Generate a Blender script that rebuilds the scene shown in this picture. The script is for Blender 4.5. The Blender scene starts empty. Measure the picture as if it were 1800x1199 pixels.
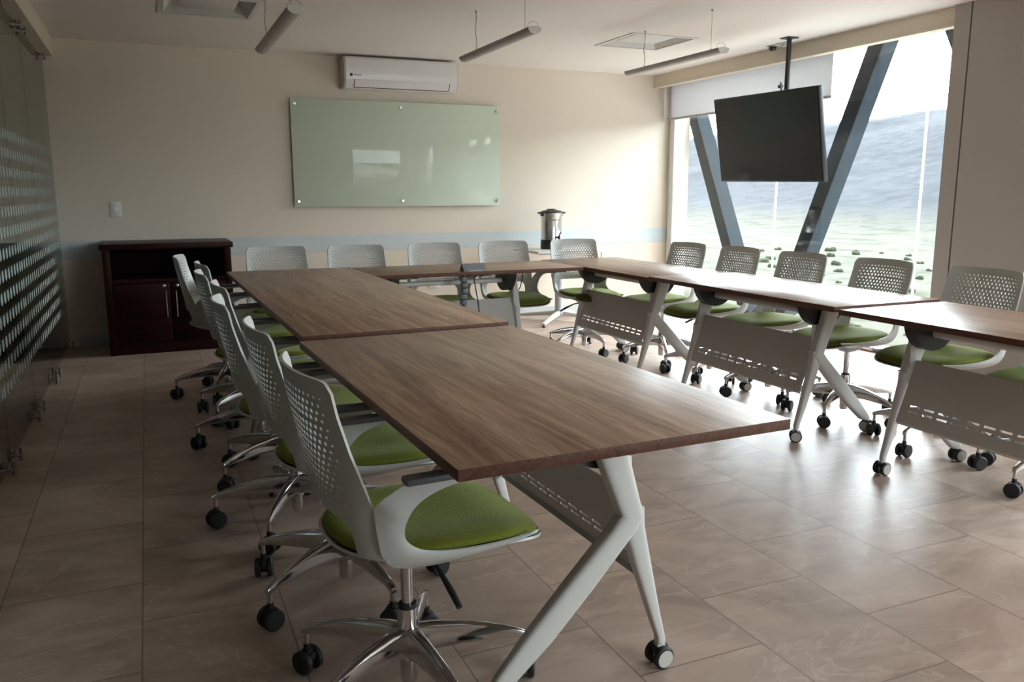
import bpy, bmesh, math, random
from mathutils import Vector, Matrix, Euler, noise
from math import sin, cos, pi, radians, sqrt
random.seed(7)
scn = bpy.context.scene
COL = scn.collection

# ------------------------------------------------------------------ camera, world, light, exposure
cam = bpy.data.cameras.new('camera')
cam.sensor_width = 36.0
cam.lens = 1449.6 / 1800 * 36
cam.clip_end = 5000
co = bpy.data.objects.new('camera', cam)
COL.objects.link(co)
_r = Vector((0.91604392, -0.40107093, -0.00237714))
_u = Vector((0.07321774, 0.16139578, 0.98416999))
_f = Vector((0.39433832, 0.90171698, -0.17721113))
M3 = Matrix((_r, _u, -_f)).transposed()
co.matrix_world = Matrix.Translation((0.5684, -7.4168, 1.2152)) @ M3.to_4x4()
scn.camera = co

w = bpy.data.worlds.new('sky')
scn.world = w
w.use_nodes = True
wn = w.node_tree
bg = wn.nodes['Background']
bg.inputs[0].default_value = (0.89, 0.955, 1.0, 1)
# hazy bright sky: brightest low over the hills on the window side, dimmer overhead and behind the building
_tc = wn.nodes.new('ShaderNodeTexCoord')
_sp = wn.nodes.new('ShaderNodeSeparateXYZ')
wn.links.new(_tc.outputs['Generated'], _sp.inputs[0])
_mz = wn.nodes.new('ShaderNodeMapRange')
_mz.inputs['From Min'].default_value = 0.15
_mz.inputs['From Max'].default_value = 0.95
_mz.inputs['To Min'].default_value = 1.0
_mz.inputs['To Max'].default_value = 0.22
wn.links.new(_sp.outputs[2], _mz.inputs[0])
_mxx = wn.nodes.new('ShaderNodeMapRange')
_mxx.inputs['From Min'].default_value = -0.6
_mxx.inputs['From Max'].default_value = 0.5
_mxx.inputs['To Min'].default_value = 0.18
_mxx.inputs['To Max'].default_value = 1.0
wn.links.new(_sp.outputs[0], _mxx.inputs[0])
_m1 = wn.nodes.new('ShaderNodeMath')
_m1.operation = 'MULTIPLY'
wn.links.new(_mz.outputs[0], _m1.inputs[0])
wn.links.new(_mxx.outputs[0], _m1.inputs[1])
_m2 = wn.nodes.new('ShaderNodeMath')
_m2.operation = 'MULTIPLY'
_m2.inputs[1].default_value = 22.0
_my = wn.nodes.new('ShaderNodeMapRange')
_my.inputs['From Min'].default_value = -0.7
_my.inputs['From Max'].default_value = 0.0
_my.inputs['To Min'].default_value = 0.34
_my.inputs['To Max'].default_value = 1.0
wn.links.new(_sp.outputs[1], _my.inputs[0])
_m3 = wn.nodes.new('ShaderNodeMath')
_m3.operation = 'MULTIPLY'
wn.links.new(_m1.outputs[0], _m3.inputs[0])
wn.links.new(_my.outputs[0], _m3.inputs[1])
wn.links.new(_m3.outputs[0], _m2.inputs[0])
wn.links.new(_m2.outputs[0], bg.inputs[1])


def portal(name, loc, sx, sy, rot=(0, radians(90), 0)):
    L = bpy.data.lights.new(name, 'AREA')
    L.shape = 'RECTANGLE'
    L.size = sx
    L.size_y = sy
    L.cycles.is_portal = True
    o = bpy.data.objects.new(name, L)
    o.location = loc
    o.rotation_euler = rot   # -Z of the lamp looks towards -X
    COL.objects.link(o)


portal('window_light_portal', (5.80, -1.75, 1.18), 2.5, 3.6)
portal('window_light_portal', (5.80, -5.8, 1.18), 2.5, 1.4)
portal('window_light_portal', (4.2, -9.45, 1.18), 2.8, 2.5, (radians(90), 0, 0))

scn.view_settings.view_transform = 'Standard'
scn.view_settings.look = 'None'
scn.view_settings.gamma = 1.0
scn.view_settings.use_curve_mapping = False
scn.view_settings.exposure = 0.85
scn.cycles.use_denoising = True
scn.cycles.max_bounces = 10
scn.cycles.diffuse_bounces = 6
scn.cycles.glossy_bounces = 5
scn.cycles.transparent_max_bounces = 16
scn.cycles.caustics_reflective = False
scn.cycles.caustics_refractive = False
scn.cycles.sample_clamp_indirect = 25.0


# ------------------------------------------------------------------ materials
class NT:
    def __init__(s, name):
        s.m = bpy.data.materials.new(name)
        s.m.use_nodes = True
        s.n = s.m.node_tree.nodes
        s.l = s.m.node_tree.links
        s.p = s.n['Principled BSDF']

    def add(s, t, **kw):
        n = s.n.new(t)
        for k, v in kw.items():
            setattr(n, k, v)
        return n

    def link(s, a, b):
        s.l.new(a, b)

    def setp(s, **kw):
        for k, v in kw.items():
            s.p.inputs[k.replace('_', ' ')].default_value = v
        return s


def simple(name, col, rough=0.5, metal=0.0, var=0.04, scale=9.0, bump=0.0, spec=0.5):
    t = NT(name)
    t.p.inputs['Roughness'].default_value = rough
    t.p.inputs['Metallic'].default_value = metal
    t.p.inputs['Specular IOR Level'].default_value = spec
    tc = t.add('ShaderNodeTexCoord')
    nz = t.add('ShaderNodeTexNoise')
    nz.inputs['Scale'].default_value = scale
    nz.inputs['Detail'].default_value = 4
    t.link(tc.outputs['Object'], nz.inputs['Vector'])
    r = t.add('ShaderNodeValToRGB')
    a = [max(0, c * (1 - var)) for c in col]
    b = [min(1, c * (1 + var)) for c in col]
    r.color_ramp.elements[0].position = 0.3
    r.color_ramp.elements[1].position = 0.7
    r.color_ramp.elements[0].color = (*a, 1)
    r.color_ramp.elements[1].color = (*b, 1)
    t.link(nz.outputs[0], r.inputs[0])
    t.link(r.outputs[0], t.p.inputs['Base Color'])
    if bump:
        bm = t.add('ShaderNodeBump')
        bm.inputs['Strength'].default_value = bump
        bm.inputs['Distance'].default_value = 0.01
        t.link(nz.outputs[0], bm.inputs['Height'])
        t.link(bm.outputs[0], t.p.inputs['Normal'])
    return t.m


def wood(name, c0, c1, c2, rough=0.35, sx=0.55, sy=9.0, spec=0.5):
    t = NT(name)
    t.p.inputs['Roughness'].default_value = rough
    t.p.inputs['Specular IOR Level'].default_value = spec
    tc = t.add('ShaderNodeTexCoord')
    oi = t.add('ShaderNodeObjectInfo')
    off = t.add('ShaderNodeVectorMath', operation='SCALE')
    off.inputs[0].default_value = (13, 7, 3)
    t.link(oi.outputs['Random'], off.inputs['Scale'])
    add = t.add('ShaderNodeVectorMath', operation='ADD')
    t.link(tc.outputs['Object'], add.inputs[0])
    t.link(off.outputs[0], add.inputs[1])
    mp = t.add('ShaderNodeMapping')
    mp.inputs['Scale'].default_value = (sx, sy, sy)
    mp.inputs['Rotation'].default_value = (0, 0, 0.10)
    t.link(add.outputs[0], mp.inputs['Vector'])
    # slow warp gives the cathedral figure of the veneer
    warp = t.add('ShaderNodeTexNoise')
    warp.inputs['Scale'].default_value = 1.3
    warp.inputs['Detail'].default_value = 2
    t.link(mp.outputs[0], warp.inputs['Vector'])
    wv = t.add('ShaderNodeVectorMath', operation='SCALE')
    wv.inputs['Scale'].default_value = 1.6
    t.link(warp.outputs['Color'], wv.inputs[0])
    ad2 = t.add('ShaderNodeVectorMath', operation='ADD')
    t.link(mp.outputs[0], ad2.inputs[0])
    t.link(wv.outputs[0], ad2.inputs[1])
    n1 = t.add('ShaderNodeTexNoise')
    n1.inputs['Scale'].default_value = 2.2
    n1.inputs['Detail'].default_value = 7
    n1.inputs['Roughness'].default_value = 0.62
    t.link(ad2.outputs[0], n1.inputs['Vector'])
    mp2 = t.add('ShaderNodeMapping')
    mp2.inputs['Scale'].default_value = (2.2, 14, 14)
    t.link(ad2.outputs[0], mp2.inputs['Vector'])
    n2 = t.add('ShaderNodeTexNoise')
    n2.inputs['Scale'].default_value = 1.6
    n2.inputs['Detail'].default_value = 5
    t.link(mp2.outputs[0], n2.inputs['Vector'])
    mx = t.add('ShaderNodeMix', data_type='FLOAT')
    mx.inputs[0].default_value = 0.33
    t.link(n1.outputs[0], mx.inputs[2])
    t.link(n2.outputs[0], mx.inputs[3])
    r = t.add('ShaderNodeValToRGB')
    r.color_ramp.elements[0].position = 0.38
    r.color_ramp.elements[0].color = (*c0, 1)
    r.color_ramp.elements[1].position = 0.62
    r.color_ramp.elements[1].color = (*c2, 1)
    e = r.color_ramp.elements.new(0.5)
    e.color = (*c1, 1)
    t.link(mx.outputs[0], r.inputs[0])
    t.link(r.outputs[0], t.p.inputs['Base Color'])
    return t.m


def glass(name, tint, rough=0.0, ior=1.45, boost=1.0):
    """thin architectural glass: straight-through transparency plus fresnel reflection"""
    t = NT(name)
    t.n.remove(t.p)
    out = t.n['Material Output']
    tr = t.add('ShaderNodeBsdfTransparent')
    tr.inputs[0].default_value = (*tint, 1)
    gl = t.add('ShaderNodeBsdfGlossy')
    gl.inputs['Roughness'].default_value = rough
    lw = t.add('ShaderNodeLayerWeight')
    pw = t.add('ShaderNodeMath', operation='POWER')
    pw.inputs[1].default_value = 5.0
    t.link(lw.outputs['Facing'], pw.inputs[0])
    mu = t.add('ShaderNodeMapRange')
    mu.inputs['To Min'].default_value = 0.042 * boost
    mu.inputs['To Max'].default_value = min(1.0, boost)
    t.link(pw.outputs[0], mu.inputs[0])
    mx = t.add('ShaderNodeMixShader')
    t.link(mu.outputs[0], mx.inputs[0])
    t.link(tr.outputs[0], mx.inputs[1])
    t.link(gl.outputs[0], mx.inputs[2])
    t.link(mx.outputs[0], out.inputs[0])
    return t, mx, out


def floor_mat():
    t = NT('floor_tiles')
    tc = t.add('ShaderNodeTexCoord')
    sep = t.add('ShaderNodeSeparateXYZ')
    t.link(tc.outputs['Object'], sep.inputs[0])
    cmb = t.add('ShaderNodeCombineXYZ')
    ax = t.add('ShaderNodeMath', operation='ADD')
    ax.inputs[1].default_value = 20.0 + 0.0325
    t.link(sep.outputs[1], ax.inputs[0])
    ay = t.add('ShaderNodeMath', operation='ADD')
    ay.inputs[1].default_value = 0.388 * 20 - 0.083
    t.link(sep.outputs[0], ay.inputs[0])
    t.link(ax.outputs[0], cmb.inputs[0])
    t.link(ay.outputs[0], cmb.inputs[1])
    br = t.add('ShaderNodeTexBrick')
    br.offset = 0.5
    br.inputs['Scale'].default_value = 1.0
    br.inputs['Brick Width'].default_value = 0.5375
    br.inputs['Row Height'].default_value = 0.388
    br.inputs['Mortar Size'].default_value = 0.0021
    br.inputs['Mortar Smooth'].default_value = 0.2
    br.inputs['Bias'].default_value = 0.0
    br.inputs['Color1'].default_value = (0.435, 0.322, 0.262, 1)
    br.inputs['Color2'].default_value = (0.50, 0.377, 0.312, 1)
    br.inputs['Mortar'].default_value = (0.20, 0.145, 0.11, 1)
    t.link(cmb.outputs[0], br.inputs['Vector'])
    # each tile gets its own slice of a soft marbled cloud
    sc = t.add('ShaderNodeVectorMath', operation='SCALE')
    sc.inputs['Scale'].default_value = 9.0
    t.link(br.outputs['Color'], sc.inputs[0])
    ad = t.add('ShaderNodeVectorMath', operation='ADD')
    t.link(tc.outputs['Object'], ad.inputs[0])
    t.link(sc.outputs[0], ad.inputs[1])
    mp = t.add('ShaderNodeMapping')
    mp.inputs['Scale'].default_value = (1.1, 2.4, 1)
    mp.inputs['Rotation'].default_value = (0, 0, 0.5)
    t.link(ad.outputs[0], mp.inputs[0])
    n1 = t.add('ShaderNodeTexNoise')
    n1.inputs['Scale'].default_value = 1.7
    n1.inputs['Detail'].default_value = 8
    n1.inputs['Roughness'].default_value = 0.55
    n1.inputs['Distortion'].default_value = 1.1
    t.link(mp.outputs[0], n1.inputs['Vector'])
    r1 = t.add('ShaderNodeValToRGB')
    r1.color_ramp.elements[0].position = 0.3
    r1.color_ramp.elements[0].color = (0.66, 0.63, 0.60, 1)
    r1.color_ramp.elements[1].position = 0.72
    r1.color_ramp.elements[1].color = (1.16, 1.16, 1.15, 1)
    t.link(n1.outputs[0], r1.inputs[0])
    m1 = t.add('ShaderNodeMix', data_type='RGBA', blend_type='MULTIPLY')
    m1.inputs[0].default_value = 1.0
    t.link(br.outputs['Color'], m1.inputs[6])
    t.link(r1.outputs[0], m1.inputs[7])
    # thin pale veins
    n2 = t.add('ShaderNodeTexNoise')
    n2.inputs['Scale'].default_value = 1.25
    n2.inputs['Detail'].default_value = 5
    n2.inputs['Distortion'].default_value = 1.8
    t.link(mp.outputs[0], n2.inputs['Vector'])
    r2 = t.add('ShaderNodeValToRGB')
    r2.color_ramp.elements[0].position = 0.485
    r2.color_ramp.elements[0].color = (0, 0, 0, 1)
    r2.color_ramp.elements[1].position = 0.515
    r2.color_ramp.elements[1].color = (0, 0, 0, 1)
    e = r2.color_ramp.elements.new(0.5)
    e.color = (0.20, 0.20, 0.20, 1)
    t.link(n2.outputs[0], r2.inputs[0])
    m2 = t.add('ShaderNodeMix', data_type='RGBA')
    t.link(r2.outputs[0], m2.inputs[0])
    t.link(m1.outputs[2], m2.inputs[6])
    m2.inputs[7].default_value = (0.72, 0.62, 0.53, 1)
    m3 = t.add('ShaderNodeMix', data_type='RGBA')
    t.link(br.outputs['Fac'], m3.inputs[0])
    t.link(m2.outputs[2], m3.inputs[6])
    m3.inputs[7].default_value = (0.20, 0.145, 0.115, 1)
    t.link(m3.outputs[2], t.p.inputs['Base Color'])
    t.p.inputs['Specular IOR Level'].default_value = 0.26
    rr = t.add('ShaderNodeMapRange')
    rr.inputs['To Min'].default_value = 0.36
    rr.inputs['To Max'].default_value = 0.46
    t.link(n1.outputs[0], rr.inputs[0])
    t.link(rr.outputs[0], t.p.inputs['Roughness'])
    bm = t.add('ShaderNodeBump')
    bm.inputs['Strength'].default_value = 0.35
    bm.inputs['Distance'].default_value = 0.002
    bm.invert = True
    t.link(br.outputs['Fac'], bm.inputs['Height'])
    t.link(bm.outputs[0], t.p.inputs['Normal'])
    return t.m


def partition_mat():
    """clear glass with rows of frosted upright dashes between 0.28 m and 1.6 m"""
    t, mx, out = glass('partition_glass', (0.80, 0.86, 0.82), 0.0, 1.5, 1.6)
    tc = t.add('ShaderNodeTexCoord')
    sep = t.add('ShaderNodeSeparateXYZ')
    t.link(tc.outputs['Object'], sep.inputs[0])

    def m(op, a, b=None):
        n = t.add('ShaderNodeMath', operation=op)
        for i, v in enumerate((a, b)):
            if v is None:
                continue
            if isinstance(v, (int, float)):
                n.inputs[i].default_value = v
            else:
                t.link(v, n.inputs[i])
        return n.outputs[0]
    zf = m('FRACT', m('DIVIDE', sep.outputs[2], 0.098))
    yf = m('FRACT', m('DIVIDE', m('ADD', sep.outputs[1], 50), 0.098))
    dz = m('POWER', m('ABSOLUTE', m('SUBTRACT', zf, 0.5)), 2.0)
    dy = m('POWER', m('ABSOLUTE', m('SUBTRACT', yf, 0.5)), 2.0)
    az = m('LESS_THAN', m('ADD', dz, dy), 0.085)
    lo = m('GREATER_THAN', sep.outputs[2], 0.294)
    hi = m('LESS_THAN', sep.outputs[2], 1.568)
    fac = m('MULTIPLY', az, m('MULTIPLY', lo, hi))
    fac = m('MULTIPLY', fac, 0.75)
    df = t.add('ShaderNodeBsdfDiffuse')
    df.inputs[0].default_value = (0.42, 0.47, 0.44, 1)
    m2 = t.add('ShaderNodeMixShader')
    t.link(fac, m2.inputs[0])
    t.link(mx.outputs[0], m2.inputs[1])
    t.link(df.outputs[0], m2.inputs[2])
    t.link(m2.outputs[0], out.inputs[0])
    return t.m


def terrain_mat():
    t = NT('scrubland')
    t.p.inputs['Roughness'].default_value = 0.95
    t.p.inputs['Specular IOR Level'].default_value = 0.1
    tc = t.add('ShaderNodeTexCoord')
    sep = t.add('ShaderNodeSeparateXYZ')
    t.link(tc.outputs['Object'], sep.inputs[0])
    nz = t.add('ShaderNodeTexNoise')
    nz.inputs['Scale'].default_value = 0.11
    nz.inputs['Detail'].default_value = 9
    nz.inputs['Roughness'].default_value = 0.72
    t.link(tc.outputs['Object'], nz.inputs['Vector'])
    plain = t.add('ShaderNodeValToRGB')
    plain.color_ramp.elements[0].position = 0.40
    plain.color_ramp.elements[0].color = (0.030, 0.038, 0.018, 1)
    plain.color_ramp.elements[1].position = 0.5
    plain.color_ramp.elements[1].color = (0.080, 0.072, 0.053, 1)
    t.link(nz.outputs[0], plain.inputs[0])
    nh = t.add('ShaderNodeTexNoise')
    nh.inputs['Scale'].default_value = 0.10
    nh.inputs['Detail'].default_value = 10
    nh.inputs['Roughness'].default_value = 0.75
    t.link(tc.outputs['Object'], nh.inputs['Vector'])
    hazed_hill = t.add('ShaderNodeValToRGB')  # bluish aerial haze is painted into the hillside's base colour
    hazed_hill.color_ramp.elements[0].position = 0.43
    hazed_hill.color_ramp.elements[0].color = (0.034, 0.038, 0.046, 1)
    hazed_hill.color_ramp.elements[1].position = 0.57
    hazed_hill.color_ramp.elements[1].color = (0.058, 0.060, 0.071, 1)
    t.link(nh.outputs[0], hazed_hill.inputs[0])
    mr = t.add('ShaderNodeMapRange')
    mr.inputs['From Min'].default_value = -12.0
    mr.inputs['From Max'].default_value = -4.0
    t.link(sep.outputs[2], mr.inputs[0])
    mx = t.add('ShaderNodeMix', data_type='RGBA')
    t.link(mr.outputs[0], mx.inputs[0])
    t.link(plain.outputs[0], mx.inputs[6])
    t.link(hazed_hill.outputs[0], mx.inputs[7])
    near = t.add('ShaderNodeMapRange')
    near.inputs['From Min'].default_value = 38.0
    near.inputs['From Max'].default_value = 46.0
    t.link(sep.outputs[0], near.inputs[0])
    mg = t.add('ShaderNodeMix', data_type='RGBA')
    t.link(near.outputs[0], mg.inputs[0])
    mg.inputs[6].default_value = (0.55, 0.52, 0.47, 1)  # bright apron near the building, unseen, added to bounce light upward
    t.link(mx.outputs[2], mg.inputs[7])
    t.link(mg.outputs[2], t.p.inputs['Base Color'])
    return t.m


def blind_mat():
    t = NT('roller_blind_fabric')
    t.n.remove(t.p)
    out = t.n['Material Output']
    d = t.add('ShaderNodeBsdfDiffuse')
    d.inputs[0].default_value = (0.66, 0.63, 0.61, 1)
    tl = t.add('ShaderNodeBsdfTranslucent')
    tl.inputs[0].default_value = (0.46, 0.445, 0.445, 1)
    mx = t.add('ShaderNodeMixShader')
    mx.inputs[0].default_value = 0.5
    t.link(d.outputs[0], mx.inputs[1])
    t.link(tl.outputs[0], mx.inputs[2])
    tr = t.add('ShaderNodeBsdfTransparent')
    m2 = t.add('ShaderNodeMixShader')
    m2.inputs[0].default_value = 0.04
    t.link(mx.outputs[0], m2.inputs[1])
    t.link(tr.outputs[0], m2.inputs[2])
    t.link(m2.outputs[0], out.inputs[0])
    return t.m


M = {}
M['wall'] = simple('cream_wall_paint', (0.70, 0.625, 0.53), 0.7, var=0.012, scale=1.5)
M['wall_low'] = simple('lower_wall_paint', (0.72, 0.63, 0.52), 0.6, var=0.012, scale=1.5)
M['band'] = simple('blue_grey_band_paint', (0.55, 0.60, 0.61), 0.5, var=0.012)
M['skirt'] = simple('skirting_tile', (0.52, 0.53, 0.52), 0.4, var=0.02)
M['ceiling'] = simple('ceiling_paint', (0.78, 0.735, 0.70), 0.8, var=0.012, scale=1.2)
M['pelmet'] = simple('pelmet_paint', (0.70, 0.62, 0.51), 0.7, var=0.01)
M['jamb'] = simple('grey_wall_paint', (0.37, 0.325, 0.30), 0.55, var=0.02, scale=2)
M['groove'] = simple('groove_shadow_gap', (0.08, 0.06, 0.05), 0.8)
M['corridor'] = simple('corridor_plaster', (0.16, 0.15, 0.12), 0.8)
M['rear'] = simple('rear_wall_paint', (0.25, 0.22, 0.19), 0.8)
M['floor'] = floor_mat()
M['wood'] = wood('walnut_laminate', (0.180, 0.098, 0.060), (0.305, 0.188, 0.123), (0.45, 0.300, 0.205), 0.36, spec=0.32)
M['edge'] = wood('walnut_edging', (0.080, 0.034, 0.021), (0.108, 0.048, 0.031), (0.145, 0.070, 0.045), 0.5, sx=2, sy=30, spec=0.22)
M['mahog'] = wood('mahogany_veneer', (0.014, 0.0025, 0.002), (0.022, 0.004, 0.003), (0.030, 0.006, 0.004), 0.4, spec=0.12)
M['mahog_dark'] = simple('cabinet_inside', (0.008, 0.002, 0.002), 0.7, var=0.1, spec=0.1)
M['plastic'] = simple('pale_grey_plastic', (0.48, 0.485, 0.46), 0.42, var=0.015)
M['fabric'] = simple('lime_green_fabric', (0.135, 0.153, 0.017), 0.85, var=0.09, scale=160, bump=0.15, spec=0.2)
_p = M['fabric'].node_tree.nodes['Principled BSDF']
_p.inputs['Sheen Weight'].default_value = 0.20
_p.inputs['Sheen Roughness'].default_value = 0.35
_p.inputs['Sheen Tint'].default_value = (0.8, 0.9, 0.45, 1)
M['armpad'] = simple('charcoal_arm_pad', (0.095, 0.095, 0.105), 0.5)
M['black'] = simple('black_plastic', (0.012, 0.012, 0.014), 0.42, var=0.1)
M['rubber'] = simple('black_rubber', (0.010, 0.010, 0.011), 0.55, var=0.1)
M['chrome'] = simple('polished_aluminium', (0.60, 0.59, 0.59), 0.11, 1.0, var=0.03, scale=30)
M['steel'] = simple('brushed_steel', (0.55, 0.53, 0.50), 0.28, 1.0, var=0.05, scale=40)
M['white_metal'] = simple('white_powder_coat', (0.60, 0.595, 0.57), 0.38, var=0.015)
M['grey_metal'] = simple('grey_powder_coat', (0.42, 0.44, 0.45), 0.4, var=0.02)
M['panel'] = simple('panel_powder_coat', (0.50, 0.49, 0.465), 0.5, var=0.015)
M['wheel_disc'] = simple('wheel_cover_grey', (0.50, 0.49, 0.45), 0.4)
M['ac'] = simple('glossy_white_plastic', (0.74, 0.72, 0.72), 0.22, var=0.008)
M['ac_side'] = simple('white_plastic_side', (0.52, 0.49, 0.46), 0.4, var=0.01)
M['dark_line'] = simple('dark_slot', (0.05, 0.045, 0.045), 0.6)
M['lamp_body'] = simple('lamp_housing_grey', (0.42, 0.385, 0.38), 0.38, 0.35, var=0.02)
M['lamp_cap'] = simple('lamp_end_cap', (0.62, 0.60, 0.58), 0.4, var=0.02)
M['wire'] = simple('suspension_wire', (0.30, 0.28, 0.26), 0.4, 0.6)
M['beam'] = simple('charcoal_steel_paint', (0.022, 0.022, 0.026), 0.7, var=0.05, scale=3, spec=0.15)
M['beam_daylit'] = simple('daylit_steel_paint', (0.030, 0.040, 0.050), 0.75, var=0.06, scale=3, spec=0.08)  # lit copy of the strut steel: daylight on this face is painted in
M['frame_dark'] = simple('dark_window_frame', (0.05, 0.05, 0.055), 0.5)
M['frame_white'] = simple('white_window_frame', (0.70, 0.70, 0.68), 0.45)
_j = NT('silicone_joint')
_j.n.remove(_j.p)
_jt = _j.add('ShaderNodeBsdfTranslucent')
_jt.inputs[0].default_value = (0.5, 0.5, 0.52, 1)
_jr = _j.add('ShaderNodeBsdfTransparent')
_jm = _j.add('ShaderNodeMixShader')
_jm.inputs[0].default_value = 0.5
_j.link(_jr.outputs[0], _jm.inputs[1])
_j.link(_jt.outputs[0], _jm.inputs[2])
_j.link(_jm.outputs[0], _j.n['Material Output'].inputs[0])
M['joint'] = _j.m
M['screen'] = simple('black_screen', (0.010, 0.010, 0.010), 0.17, var=0.05)
M['bezel'] = simple('screen_bezel', (0.016, 0.018, 0.020), 0.35)
M['switch'] = simple('white_switch_plastic', (0.72, 0.69, 0.66), 0.4)
M['switch_key'] = simple('switch_rocker', (0.85, 0.84, 0.82), 0.35)
M['hub'] = simple('hub_grey_metal', (0.24, 0.245, 0.27), 0.4, 0.3)
M['snake'] = simple('cable_spine_grey', (0.16, 0.165, 0.175), 0.4)
M['urn'] = simple('urn_stainless_steel', (0.66, 0.63, 0.60), 0.22, 1.0, var=0.03, scale=20)
M['clamp'] = simple('dull_clamp_steel', (0.30, 0.27, 0.25), 0.3, 1.0, var=0.04, scale=40)
M['tabletop_white'] = simple('white_laminate', (0.74, 0.73, 0.70), 0.35)
M['sheet'] = simple('paint_mark', (0.035, 0.035, 0.04), 0.6)
g, _mx, _out = glass('window_glass', (0.93, 0.96, 0.96), 0.0, 1.45, 0.8)
M['glass'] = g.m
M['partition'] = partition_mat()
M['blind'] = blind_mat()
M['blind_bar'] = simple('blind_bottom_bar', (0.42, 0.41, 0.40), 0.4, 0.2)
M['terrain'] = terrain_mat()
M['ledge'] = simple('bounce_concrete', (0.62, 0.60, 0.57), 0.85, var=0.04, scale=2)
M['shrub'] = simple('shrub_leaves', (0.050, 0.066, 0.034), 0.95, var=0.3, scale=1.5)
# back-painted glass board: coloured layer under a glossy pane
_t = NT('mint_glass_board')
_t.p.inputs['Base Color'].default_value = (0.50, 0.595, 0.475, 1)
_t.p.inputs['Roughness'].default_value = 0.03
_t.p.inputs['Specular IOR Level'].default_value = 0.28
_t.p.inputs['IOR'].default_value = 1.45
_tc = _t.add('ShaderNodeTexCoord')
_nz = _t.add('ShaderNodeTexNoise')
_nz.inputs['Scale'].default_value = 1.2
_t.link(_tc.outputs['Object'], _nz.inputs['Vector'])
_rp = _t.add('ShaderNodeValToRGB')
_rp.color_ramp.elements[0].color = (0.56, 0.64, 0.53, 1)
_rp.color_ramp.elements[1].color = (0.585, 0.66, 0.55, 1)
_t.link(_nz.outputs[0], _rp.inputs[0])
_t.link(_rp.outputs[0], _t.p.inputs['Base Color'])
M['board'] = _t.m


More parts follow.
